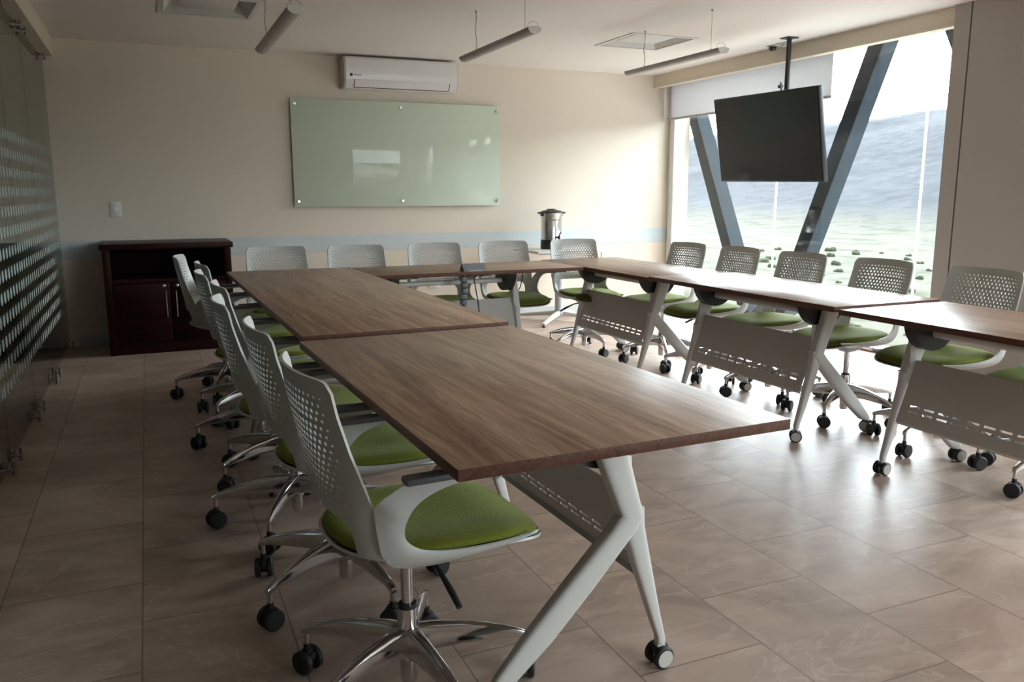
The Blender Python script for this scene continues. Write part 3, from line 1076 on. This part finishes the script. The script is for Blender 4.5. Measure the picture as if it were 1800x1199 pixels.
def flip_table(name, L, Wd, zt, leg_x, inset, label, group, panel=True, rot=0.0, loc=(0, 0, 0), beam=True):
    """local X = length (centre 0), local +Y side = inner side (short feet, panel).  u = distance from the inner foot"""
    r = empty(name, loc, rot)
    b = MB()
    b.mat(0).box((-L / 2, -Wd / 2, zt - 0.0245), (L / 2, Wd / 2, zt), 0.0018)
    top = b.build('tabletop', [M['wood'], M['edge']], r)
    for p in top.data.polygons:
        if abs(p.normal.z) < 0.5:
            p.material_index = 1
    zb = zt - 0.0245
    Y0 = Wd / 2 - inset
    U = lambda u: Y0 - u
    for i, lx in enumerate(leg_x):
        prs = [((.150, zb), (.240, zb), .050), ((.128, .62), (.216, .62), .050), ((.072, .424), (.140, .437), .050), ((.100, .387), (.170, .402), .050),
               ((.212, .265), (.275, .300), .046), ((.325, .150), (.387, .186), .040), ((.420, .068), (.470, .092), .030), ((.455, .058), (.486, .068), .026)]
        lg = limb2([((U(a[0]), a[1]), (U(c[0]), c[1]), th) for a, c, th in prs]).build('long_leg', M['white_metal'], r, loc=(lx, 0, 0), sharp=40)
        castor_mb().build('castor', [M['rubber'], M['wheel_disc']], lg, loc=(0, U(0.470), 0)).rotation_euler = (0, 0, 0.4 + i)
        prs = [((.070, .45), (.120, .45), .038), ((.068, .40), (.126, .40), .040), ((.046, .30), (.096, .30), .038), ((.014, .16), (.046, .16), .032), ((-.006, .085), (.018, .085), .026), ((-.008, .066), (.016, .066), .024)]
        lg = limb2([((U(a[0]), a[1]), (U(c[0]), c[1]), th) for a, c, th in prs]).build('short_leg', M['white_metal'], r, loc=(lx, 0, 0), sharp=40)
        castor_mb().build('castor', [M['rubber'], M['wheel_disc']], lg, loc=(0, U(0.004), 0)).rotation_euler = (0, 0, 0.9 + 0.7 * i)
        # half-round flip hinge
        inward = 1 if lx < 0 else -1
        pr = [(U(0.165) + 0.132 * cos(pi + pi * k / 22), zb - 0.002 + 0.136 * sin(pi + pi * k / 22)) for k in range(23)]
        MB().prism(pr, 0.026 * inward, 0.078 * inward, axis='x').build('flip_hinge', M['black'], r, loc=(lx, 0, 0), sharp=30)
        MB().box((0.018 * inward, U(0.12) - 0.02, 0.47), (0.026 * inward, U(0.12) + 0.03, 0.575), 0.003).cyl((0.024 * inward, U(0.12) + 0.012, 0.545), (0.030 * inward, U(0.12) + 0.012, 0.545), 0.008, n=10).build('panel_bracket', M['white_metal'], r, loc=(lx, 0, 0))
    x0, x1 = leg_x[0], leg_x[-1]
    MB().cyl((x0 + 0.03, U(0.165), 0.624), (x1 - 0.03, U(0.165), 0.624), 0.017, n=18).build('cross_tube', M['white_metal'], r)
    if panel:
        # bowed modesty panel with two rows of slots (real holes)
        b = MB()
        xs_ = [x0 + 0.025]
        slots = 12
        s0, s1 = x0 + 0.06, x1 - 0.06
        pitch = (s1 - s0) / slots
        for k in range(slots):
            xs_ += [s0 + k * pitch + 0.010, s0 + (k + 1) * pitch - 0.010]
        xs_.append(x1 - 0.025)
        zs = [0.503, 0.46, 0.41, 0.36, 0.322, 0.314, 0.300, 0.292, 0.265, 0.245, 0.232]

        def pu(z):
            return 0.030 + 0.098 * (z - 0.23) / 0.27 + (0.014 if z < 0.24 else 0)
        vs = [(x, U(pu(z)), z) for z in zs for x in xs_]
        nx = len(xs_)
        fs = []
        for j in range(len(zs) - 1):
            for i in range(nx - 1):
                if j in (4, 6) and i % 2 == 1:
                    continue
                a = j * nx + i
                fs.append((a, a + 1, a + nx + 1, a + nx))
        b.add(vs, fs).build('modesty_panel', M['panel'], r, solid=0.003)
    tag(r, label, 'table', group)
    return r


GT = 'walnut-topped flip tables of the U-shaped layout'
# near left table: long axis along world Y; local +Y must point to world +X  -> rotate by -90 deg
flip_table('conference_table', 1.475, 0.80, 0.715, [-0.455, 0.465], 0.135,
           'walnut-topped flip table in the foreground, nearest the camera', GT, rot=radians(-90 + 1.6), loc=(1.435, -5.305, 0))
flip_table('conference_table', 2.645, 0.79, 0.722, [-1.05, 1.0], 0.135,
           'long walnut-topped table behind the foreground table, along the left chair row', GT, rot=radians(-90 + 0.6), loc=(1.415, -3.195, 0))
flip_table('conference_table', 1.445, 0.62, 0.716, [-0.31, 0.61], 0.10,
           'walnut-topped table along the back row of chairs, carrying the grey cable hub', GT, rot=pi, loc=(2.540, -2.165, 0))

for (yc, lx, lab_) in ((-2.505, [-0.435, 0.50], 'walnut-topped table at the far right corner of the layout'),
                       (-3.98, [-0.40, 0.55], 'walnut-topped table in the middle of the window-side row, reflecting the window'),
                       (-5.475, [-0.375, 0.565], 'walnut-topped table cut by the right edge of the picture')):
    zt = {-2.505: 0.713, -3.98: 0.721, -5.475: 0.713}[yc]
    flip_table('conference_table', 1.472, 0.645, zt, lx, 0.135, lab_, GT, rot=radians(90), loc=(3.6075, yc, 0))

# ------------------------------------------------------------------ things on the table: cable hub, spine and leads
hb = empty('cable_hub', (2.475, -2.425, 0.716))
MB().prism([(-0.045, 0.0), (0.045, 0.0), (0.008, 0.048), (-0.004, 0.048)], -0.075, 0.075, axis='x').build('hub_cover', M['hub'], hb, sharp=25)
MB().box((-0.05, -0.051, 0.0), (0.05, -0.043, 0.012), 0.001).build('hub_lip', M['hub'], hb)
MB().prism([(-0.040, 0.002), (0.040, 0.002), (0.006, 0.044), (-0.002, 0.044)], -0.0765, -0.0748, axis='x').build('hub_opening', M['black'], hb)
tag(hb, 'small grey wedge-shaped cable hub on the front edge of the back table', 'cable hub')
sp = MB()
for k in range(13):
    z = 0.665 - k * 0.0385
    x = 2.415 + 0.010 * sin(k * 0.9) + (0.012 if k > 3 else 0)
    y = -2.40 - 0.012 * cos(k * 0.7)
    sp.lathe([(0.012, -0.019), (0.024, -0.014), (0.0265, 0.0), (0.024, 0.014), (0.012, 0.019)], (x, y, z), 16)
tag(sp.build('cable_spine', M['snake']), 'grey segmented cable spine hanging under the back table below the hub', 'cable spine')
pts = [(2.50, -2.42, 0.695), (2.478, -2.44, 0.66), (2.482, -2.46, 0.60), (2.492, -2.47, 0.52), (2.502, -2.47, 0.43), (2.50, -2.46, 0.30), (2.49, -2.44, 0.12), (2.47, -2.40, 0.02), (2.35, -2.33, 0.006)]
tag(MB().tube(pts, 0.0042, 8).build('power_lead', M['black']), 'black lead hanging straight down from the cable hub', 'cable')
pts = [(2.50, -2.41, 0.69), (2.46, -2.40, 0.684), (2.43, -2.39, 0.672), (2.418, -2.39, 0.66)]
tag(MB().tube(pts, 0.005, 8).build('data_lead', M['black']), 'short black lead running from the hub into the grey cable spine', 'cable')
pts = [(3.02, -2.02, 0.69), (3.022, -2.0, 0.62), (3.01, -1.99, 0.545), (2.985, -1.99, 0.505), (2.955, -2.0, 0.53), (2.93, -2.02, 0.60), (2.92, -2.05, 0.69)]
tag(MB().tube(pts, 0.0038, 8).build('looped_lead', M['black']), 'thin black lead looping below the right end of the back table', 'cable')

# ------------------------------------------------------------------ side table with coffee urn
st = empty('side_table', (4.13, -0.40, 0.0))
ZT = 0.690
MB().box((-0.36, -0.29, ZT - 0.024), (0.36, 0.29, ZT), 0.004).build('tabletop', M['tabletop_white'], st)
MB().cyl((0.0, 0, 0.075), (0.0, 0, ZT - 0.03), 0.040, n=24).lathe([(0.055, 0.06), (0.055, 0.085), (0.042, 0.10)], n=24).build('column', M['grey_metal'], st)
MB().box((-0.22, -0.05, ZT - 0.05), (0.22, 0.05, ZT - 0.024), 0.004).build('support_plate', M['grey_metal'], st)
for k in range(4):
    a = radians(45 + 90 * k)
    foot = limb([(0.02, 0.075, 0.05), (0.18, 0.062, 0.040), (0.38, 0.040, 0.032), (0.46, 0.030, 0.022)], [0.055, 0.050, 0.045, 0.04], 12).build('foot', M['white_metal'], st)
    foot.rotation_euler = (0, 0, a - pi / 2)
    MB().lathe([(0.018, 0.0), (0.020, 0.006), (0.012, 0.012), (0.006, 0.03)], (0, 0.44, 0), 14).build('glide', M['black'], foot)
tag(st, 'small white side table with a grey column behind the back row of chairs', 'side table')
ur = empty('coffee_urn', (4.06, -0.37, ZT))
MB().lathe([(0.100, 0.085), (0.0985, 0.09), (0.0985, 0.325), (0.101, 0.33), (0.101, 0.338)], n=40).build('urn_body', M['urn'], ur)
MB().lathe([(0.102, 0.0), (0.104, 0.01), (0.101, 0.084), (0.100, 0.088)], n=40).build('urn_base', M['black'], ur)
MB().lathe([(0.106, 0.336), (0.106, 0.346), (0.090, 0.356), (0.050, 0.363), (0.048, 0.370), (0.030, 0.374), (0.004, 0.375)], n=40).build('urn_lid', M['black'], ur)
for s in (-1, 1):
    MB().box((s * 0.095, -0.022, 0.328), (s * 0.138, 0.022, 0.345), 0.005).box((s * 0.098, -0.018, 0.305), (s * 0.110, 0.018, 0.33), 0.003).build('handle', M['black'], ur)
tp = MB().cyl((0.012, -0.095, 0.112), (0.012, -0.135, 0.112), 0.010, n=12).lathe([(0.011, 0.09), (0.014, 0.10), (0.014, 0.122), (0.008, 0.128)], (0.012, -0.135, 0), 14)
tp.tube([(0.012, -0.135, 0.125), (0.018, -0.140, 0.145), (0.028, -0.143, 0.158)], [0.006, 0.006, 0.008], 10)
tp.build('tap', M['black'], ur)
bm_ = MB()
for k in range(10):
    a = radians(-90 - 24 + k * 4.4)
    x, y = 0.0990 * cos(a), 0.0990 * sin(a)
    bm_.box((x - 0.0030, y - 0.001, 0.268), (x + 0.0030, y + 0.001, 0.275))
bm_.build('brand_mark', M['sheet'], ur)
bm_ = MB()
for k in (0, 1):
    a = radians(-90 - 3 + k * 6)
    x, y = 0.0990 * cos(a), 0.0990 * sin(a)
    bm_.box((x - 0.0028, y - 0.001, 0.178), (x + 0.0028, y + 0.001, 0.186))
bm_.build('level_mark', M['sheet'], ur)
tag(ur, 'stainless steel coffee urn with black lid and tap on the white side table', 'coffee urn')

# ------------------------------------------------------------------ the task chair
PROF = [  # t, x, z, width scale, forward curl at the edges
    (0.000, -0.232, 0.850, 0.965, 0.042), (0.070, -0.221, 0.781, 0.985, 0.044), (0.150, -0.203, 0.703, 1.0, 0.048),
    (0.230, -0.186, 0.625, 1.01, 0.058), (0.290, -0.176, 0.566, 1.015, 0.068), (0.340, -0.168, 0.516, 1.02, 0.074),
    (0.390, -0.158, 0.467, 1.02, 0.074), (0.430, -0.138, 0.432, 1.00, 0.052), (0.480, -0.095, 0.408, 0.95, 0.040)]


def shell_point(s, t):
    for i in range(len(PROF) - 1):
        if t <= PROF[i + 1][0] or i == len(PROF) - 2:
            a, b_ = PROF[i], PROF[i + 1]
            f = (t - a[0]) / (b_[0] - a[0])
            x, z, wd, c = [a[j] + (b_[j] - a[j]) * f for j in (1, 2, 3, 4)]
            x -= 0.026
            break
    q = abs(s) / 0.205
    return (x + c * q ** (2.2 + 1.6 * min(1, t / 0.34)), s * wd, z + 0.004 * (1 - q * q) * (1 if t < 0.1 else 0))


def back_shell_mb():
    b = MB()
    S = 0.1785         # perforated half-width
    NC = 17
    cwid = 2 * S / NC
    NR = 15
    t0, t1 = 0.0325, 0.282
    rh = (t1 - t0) / NR

    def add_poly(pts):
        b.add([shell_point(*p) for p in pts], [tuple(range(len(pts)))])
    for r_ in range(NR):
        ta = t0 + r_ * rh
        tb = ta + rh
        tm = (ta + tb) / 2
        odd = r_ % 2
        xs_ = [-S + cwid * (k + (0.5 if odd else 0)) for k in range(NC + (0 if odd else 1))]
        if odd:
            for (a, c, ed) in ((-S, xs_[0], -1), (xs_[-1], S, 1)):
                if ed < 0:
                    add_poly([(a, ta), (c, ta), (c, tm), (c, tb), (a, tb), (a, tm)])
                else:
                    add_poly([(a, ta), (c, ta), (c, tm), (c, tb), (a, tb), (a, tm)])
        for k in range(len(xs_) - 1):
            a, c = xs_[k], xs_[k + 1]
            m = (a + c) / 2
            outer = [(a, ta), (m, ta), (c, ta), (c, tm), (c, tb), (m, tb), (a, tb), (a, tm)]
            # holes shrink towards the rim of the field
            eh = abs(m) / S
            ev = abs(tm - (t0 + t1) / 2) / ((t1 - t0) / 2)
            rr = 0.0069 * (1 - 0.62 * max(0, (eh - 0.5) / 0.5) ** 1.4) * (1 - 0.40 * max(0, (ev - 0.70) / 0.30))
            inner = []
            for (px, pt) in outer:
                dx, dt = px - m, pt - tm
                l = math.hypot(dx, dt)
                inner.append((m + dx / l * rr, tm + dt / l * rr * 1.05))
            for q in range(8):
                n_ = (q + 1) % 8
                add_poly([outer[q], outer[n_], inner[n_], inner[q]])
    # column set for the plain margins: half-cell spacing so every vertex meets the lattice
    sg = [-S + cwid * 0.5 * k for k in range(2 * NC + 1)]
    SM = 0.205
    sg = [-SM, -SM + 0.012] + sg + [SM - 0.012, SM]
    ts_side = [t0 + rh * 0.5 * k for k in range(2 * NR + 1)]
    for sgn in (-1, 1):
        cols = [SM * sgn, (SM - 0.012) * sgn, S * sgn]
        for j in range(len(ts_side) - 1):
            for i in range(2):
                add_poly([(cols[i], ts_side[j]), (cols[i + 1], ts_side[j]), (cols[i + 1], ts_side[j + 1]), (cols[i], ts_side[j + 1])])
    # top margin with rounded corners
    R = 0.024

    def ttop(s):
        a = abs(s) - (SM - R)
        return 0 if a <= 0 else (R - sqrt(max(0, R * R - a * a))) * 0.97
    for j in range(3):
        for i in range(len(sg) - 1):
            def q(s, f):
                return (s, ttop(s) + (t0 - ttop(s)) * f)
            add_poly([q(sg[i], j / 3), q(sg[i + 1], j / 3), q(sg[i + 1], (j + 1) / 3), q(sg[i], (j + 1) / 3)])
    # cross band and side struts below the perforation
    rows = [t1, 0.292, 0.302, 0.312, 0.320, 0.330, 0.345, 0.365, 0.385, 0.398]
    topen = 0.312
    sk = min(sg, key=lambda v: abs(v - 0.136))

    def sin_(t):
        if t <= topen:
            return sk
        f = min(1, (t - topen) / 0.035)
        wide = 0.155 - 0.036 * (1 - sqrt(1 - (1 - f) ** 2)) if f < 1 else 0.155
        return wide

    def wp(s, t):
        if t <= t1 + 1e-6:
            return (s, t)
        g = min(1, (t - t1) / (topen - t1))
        si = sk + (sin_(t) - sk) * 1.0
        a = abs(s)
        if a <= sk:
            n_ = a / sk * si
        else:
            n_ = si + (a - sk) / (SM - sk) * (SM - si)
        return (math.copysign(n_, s), t)
    for j in range(len(rows) - 1):
        for i in range(len(sg) - 1):
            mid = (sg[i] + sg[i + 1]) / 2
            if rows[j] >= topen - 1e-6 and abs(mid) < sk:
                continue
            add_poly([wp(sg[i], rows[j]), wp(sg[i + 1], rows[j]), wp(sg[i + 1], rows[j + 1]), wp(sg[i], rows[j + 1])])
    # side webs with the C-shaped front edge and the arm
    A = [(0.105, 0.628, .248), (0.06, 0.624, .248), (0.02, 0.615, .247), (-0.012, 0.600, .243), (-0.037, 0.578, .236), (-0.050, 0.553, .230), (-0.055, 0.528, .225), (-0.050, 0.504, .221),
         (-0.030, 0.484, .219), (0.002, 0.470, .219), (0.055, 0.460, .219), (0.12, 0.455, .217), (0.19, 0.455, .212), (0.25, 0.459, .200)]
    B = [(0.105, 0.640, .250), (0.06, 0.642, .250), (0.00, 0.642, .248), (-0.050, 0.637, .244), (-0.082, 0.618, .236), (-0.104, 0.600, .226), (-0.113, 0.580, .213), (-0.110, 0.548, .2095),
         (-0.105, 0.508, .208), (-0.094, 0.466, .204), (-0.060, 0.436, .196), (0.03, 0.424, .190), (0.12, 0.430, .188), (0.235, 0.448, .188)]
    def cr(P, m=4):
        out = []
        for i in range(len(P) - 1):
            p0, p1, p2, p3 = P[max(i - 1, 0)], P[i], P[i + 1], P[min(i + 2, len(P) - 1)]
            for k in range(m):
                t = k / m
                out.append(tuple(0.5 * (2 * p1[j] + (p2[j] - p0[j]) * t + (2 * p0[j] - 5 * p1[j] + 4 * p2[j] - p3[j]) * t * t
                                        + (3 * p1[j] - p0[j] - 3 * p2[j] + p3[j]) * t ** 3) for j in range(3)))
        out.append(P[-1])
        return out
    sh = lambda P: [(a - 0.024 * min(1, max(0, (0.16 - a) / 0.16)), z_, y_) for a, z_, y_ in P]
    A, B = cr(sh(A)), cr(sh(B))
    for sgn in (-1, 1):
        n_ = len(A)
        sub = 5
        vs = []
        for i in range(n_):
            for k in range(sub + 1):
                f = k / sub
                a, c = A[i], B[i]
                bulge = 0.008 * sin(pi * f) * min(1, max(0.2, (i - 12) / 8))
                vs.append((a[0] + (c[0] - a[0]) * f, sgn * (a[2] + (c[2] - a[2]) * f + bulge), a[1] + (c[1] - a[1]) * f))
        fs = []
        for i in range(n_ - 1):
            for k in range(sub):
                q0 = i * (sub + 1) + k
                fs.append((q0, q0 + 1, q0 + sub + 2, q0 + sub + 1))
        b.add(vs, fs)
    return b


def seat_outline(th, grow=0.0):
    c, s_ = cos(th), sin(th)
    e = 2.5 if c < 0 else 4.0
    x = 0.055 + (0.240 + grow) * math.copysign(abs(c) ** (2 / e), c)
    y = (0.208 + grow) * math.copysign(abs(s_) ** (2 / e), s_)
    if x > 0.055:
        y *= 1 - 0.06 * ((x - 0.055) / 0.24) ** 2
    return x, y


def seat_base(x, y):
    z = 0.447
    if x < 0.0:
        z += 0.012 * (x / 0.185) ** 2
    if x > 0.15:
        z -= 0.022 * ((x - 0.15) / 0.145) ** 2
    z += 0.010 * (y / 0.2) ** 2 * (1 - max(0, x) / 0.35)
    return z


def polar(fn, rings, n=48):
    vs = [fn(0.0, 0.0)]
    fs = []
    for r_ in rings:
        for k in range(n):
            vs.append(fn(r_, 2 * pi * k / n))
    for k in range(n):
        fs.append((0, 1 + k, 1 + (k + 1) % n))
    for i in range(len(rings) - 1):
        for k in range(n):
            a = 1 + i * n + k
            c = 1 + i * n + (k + 1) % n
            fs.append((a, a + n, c + n, c))
    return vs, fs


def make_chair():
    r = empty('task_chair', (0, 0, 0))
    back_shell_mb().build('back_shell', M['plastic'], r, sharp=50, weld=0.0004, solid=0.0065)
    # tray
    def tray(rr, th):
        x, y = seat_outline(th, 0.008)
        x = 0.055 + (x - 0.055) * rr
        y *= rr
        return (x, y, seat_base(x, y) - 0.006 - 0.030 * (1 - rr ** 5))
    b = MB()
    vs, fs = polar(tray, [0.25, 0.5, 0.7, 0.85, 0.94, 1.0])
    b.add(vs, fs).build('seat_tray', M['plastic'], r, solid=0.006, sharp=60)
    # cushion: closed lens
    def up(rr, th):
        x, y = seat_outline(th)
        x = 0.055 + (x - 0.055) * rr
        y *= rr
        return (x, y, seat_base(x, y) + 0.024 * sqrt(max(0, 1 - rr ** 7)) - 0.010 * (1 - rr * rr) ** 2 + 0.002)

    def lo(rr, th):
        x, y = seat_outline(th)
        x = 0.055 + (x - 0.055) * rr
        y *= rr
        return (x, y, seat_base(x, y) - 0.008 * sqrt(max(0, 1 - rr ** 6)) + 0.002)
    rings = [0.2, 0.4, 0.6, 0.75, 0.86, 0.93, 0.97, 0.99, 1.0]
    b = MB()
    v1, f1 = polar(up, rings)
    b.add(v1, f1)
    v2, f2 = polar(lo, rings)
    b.add(v2, [f[::-1] for f in f2])
    b.build('seat_cushion', M['fabric'], r, weld=0.0003, sharp=70)
    for s in (-1, 1):
        MB().box((-0.085, s * 0.226, 0.634), (0.150, s * 0.266, 0.650), 0.006).build('arm_pad', M['armpad'], r)
    b = MB().loft([[(x * k + 0.0, y * k, z) for x, y in superq(0.15, 0.13, 20, 4)] for k, z in ((1.25, 0.420), (1.05, 0.398), (0.75, 0.376), (0.45, 0.362))])
    b.build('tilt_mechanism', M['grey_metal'], r)
    MB().tube([(0.03, -0.03, 0.382), (0.035, -0.11, 0.376), (0.04, -0.19, 0.345), (0.042, -0.225, 0.328)], [0.005, 0.005, 0.008, 0.007], 10).build('height_lever', M['black'], r)
    MB().cyl((0, 0, 0.20), (0, 0, 0.37), 0.0145, n=18).build('gas_column', M['chrome'], r)
    MB().cyl((0, 0, 0.228), (0, 0, 0.244), 0.022, n=20).build('column_collar', M['black'], r)
    MB().lathe([(0.0235, 0.234), (0.0255, 0.20), (0.0275, 0.16), (0.0275, 0.105), (0.0215, 0.100), (0.0205, 0.045), (0.018, 0.040)], n=24).build('base_hub', M['chrome'], r)
    rot = [0.6, 2.4, -0.5, 1.5, -1.3]
    for k in range(5):
        secs = []
        for (rad, zt, hh, wd) in ((0.018, 0.186, 0.076, 0.040), (0.06, 0.185, 0.068, 0.034), (0.13, 0.176, 0.056, 0.028), (0.20, 0.160, 0.043, 0.024), (0.262, 0.140, 0.027, 0.019), (0.292, 0.128, 0.022, 0.018), (0.303, 0.121, 0.016, 0.016)):
            secs.append([(rad, y, zt - hh / 2 + z * 1.0) for y, z in superq(wd, hh, 12, 5)])
        lg = MB().loft(secs).cyl((0.293, 0, 0.064), (0.293, 0, 0.115), 0.0075, n=10).build('base_leg', M['chrome'], r, sharp=40)
        lg.rotation_euler = (0, 0, 2 * pi * k / 5)
        cs = castor_mb(False).build('castor', M['rubber'], lg)
        cs.location = (0.293, 0, 0)
        cs.rotation_euler = (0, 0, rot[k])
    return r


chair0 = make_chair()
first = [True]
rnd = random.Random(3)


def place(x, y, face, spin, label, group, cast=None):
    """face: heading of the seat front; spin: world angle of one base leg"""
    c = chair0 if first[0] else copy_tree(chair0)
    first[0] = False
    c.location = (x, y, 0)
    c.rotation_euler = (0, 0, radians(face))
    k = 0
    for ch in c.children:
        if ch.name.startswith('base_leg'):
            ch.rotation_euler = (0, 0, radians(spin - face + 72 * k))
            for cs in ch.children:
                cs.rotation_euler = (0, 0, rnd.uniform(0, 2 * pi) if cast is None else radians(cast + 50 * k))
            k += 1
    tag(c, label, 'chair', group)
    return c


GL = 'green-seated swivel chairs along the left side of the tables'
place(1.075, -5.625, 3, -8, 'swivel chair with green seat nearest the camera, at the corner of the foreground table', GL, 70)
place(1.055, -5.010, 1, -4, 'green-seated swivel chair directly behind the nearest one, second of the left row', GL, 20)
place(1.010, -4.390, -2, 26, 'green-seated swivel chair third from the camera in the left row', GL, 110)
place(1.045, -3.835, 1, 64, 'green-seated swivel chair fourth from the camera, in the middle of the left row', GL)
place(1.010, -3.280, 0, 40, 'green-seated swivel chair fifth from the camera in the left row', GL)
place(1.040, -2.725, 3, 9, 'green-seated swivel chair sixth from the camera in the left row, last one tucked in', GL)
place(0.950, -2.185, -7, 38, 'green-seated swivel chair farthest in the left row, turned a little, by the cabinet', GL)
GB = 'green-seated swivel chairs along the back table'
for (x, f, sp_, lb) in ((1.365, -90, 14, 'green-seated swivel chair leftmost in the back row, next to the cabinet'),
                        (1.90, -90, 42, 'green-seated swivel chair second from the left in the back row, under the glass board'),
                        (2.475, -91, 25, 'green-seated swivel chair in the middle of the back row, behind the cable hub'),
                        (3.02, -92, 33, 'green-seated swivel chair left of the coffee urn in the back row'),
                        (3.62, -92, 55, 'green-seated swivel chair rightmost in the back row, in front of the coffee urn')):
    place(x, -1.765 if x < 1.5 else -1.845, f, sp_, lb, GB)
GR = 'green-seated swivel chairs along the window side'
for (x, y, f, sp_, lb) in ((3.945, -2.42, 183, 27, 'green-seated swivel chair farthest along the window side, near the back corner'),
                           (3.97, -2.96, 180, 1, 'green-seated swivel chair second from the back along the window side, below the hanging screen'),
                           (3.98, -3.53, 180, 29, 'green-seated swivel chair third from the back along the window side'),
                           (4.00, -4.115, 179, 62, 'green-seated swivel chair fourth from the back along the window side, beside the wall pier'),
                           (4.00, -4.715, 178, 47, 'green-seated swivel chair in front of the wall pier, its whole back in view'),
                           (3.98, -5.30, 180, 41, 'green-seated swivel chair cut by the right edge, only its seat in view')):
    place(x, y, f, sp_, lb, GR)

# ------------------------------------------------------------------ landscape outside
def terrain_h(x, y):
    d = x - 6
    z = -12.0
    if d > 195:
        s = min(1.0, (d - 195) / 420.0)
        ridge = 78 + 5 * noise.noise(Vector((y * 0.004, 3.1, 0))) + 3 * noise.noise(Vector((y * 0.017, 7.7, 0)))
        z += ridge * (s * s * (3 - 2 * s))
        z += 5.5 * noise.noise(Vector((x * 0.011, y * 0.011, 0.4))) * s
    z += 0.5 * noise.noise(Vector((x * 0.03, y * 0.03, 5)))
    return z


b = MB()
NX, NY = 90, 110
vs = []
for i in range(NX + 1):
    fx = i / NX
    x = 9 + 780 * fx ** 1.6
    for j in range(NY + 1):
        y = -520 + 1300 * j / NY
        vs.append((x, y, terrain_h(x, y)))
fs = []
for i in range(NX):
    for j in range(NY):
        a = i * (NY + 1) + j
        fs.append((a, a + 1, a + NY + 2, a + NY + 1))
b.add(vs, fs)
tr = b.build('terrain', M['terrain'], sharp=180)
struct(tr, 'dry scrubland rising to a pale hillside beyond the window')

# unseen pale ledge, added like the pale apron to bounce light onto the ceiling
struct(MB().box((6.12, YB, -0.55), (7.5, 1.0, -0.36)).build('bounce_ledge', M['ledge'], flat=True), 'pale concrete ledge outside the window')

# shrubs dotted on the plain
def shrub_mesh(seed):
    rn = random.Random(seed)
    bm = bmesh.new()
    for k in range(5):
        r_ = rn.uniform(0.35, 0.6)
        mt = Matrix.Translation((rn.uniform(-.7, .7), rn.uniform(-.7, .7), r_ * 0.6)) @ Matrix.Diagonal((r_ * 1.25, r_ * 1.25, r_, 1))
        bmesh.ops.create_icosphere(bm, subdivisions=2, radius=1, matrix=mt)
    for v in bm.verts:
        v.co += v.co.normalized() * 0.16 * noise.noise(v.co * 3.1 + Vector((seed, 0, 0)))
    me = bpy.data.meshes.new('desert_shrub')
    bm.to_mesh(me)
    bm.free()
    me.shade_smooth()
    me.materials.append(M['shrub'])
    return me


sm = [shrub_mesh(i + 1) for i in range(4)]
rn = random.Random(11)
cnt = 0
spots = []
for k in range(4000):
    if cnt >= 90:
        break
    dist = 78 + 125 * rn.random() ** 0.8
    az = rn.uniform(radians(28), radians(54))
    x = 0.57 + dist * sin(az)
    y = -7.4 + dist * cos(az)
    s_ = rn.uniform(0.4, 1.05) * (0.45 + dist / 260)
    if any(math.hypot(x - a, y - c_) < 3.4 * (s_ + e_) for a, c_, e_ in spots):
        continue
    spots.append((x, y, s_))
    o = bpy.data.objects.new('desert_shrub', sm[cnt % 4])
    COL.objects.link(o)
    o.location = (x, y, terrain_h(x, y) - 0.1)
    o.scale = (s_ * 0.95, s_ * 0.95, s_ * 1.05)
    o.rotation_euler = (0, 0, rn.uniform(0, 6.28))
    tag(o, 'low green-grey shrub on the pale plain outside the window', 'shrub', 'shrubs on the plain outside')
    cnt += 1
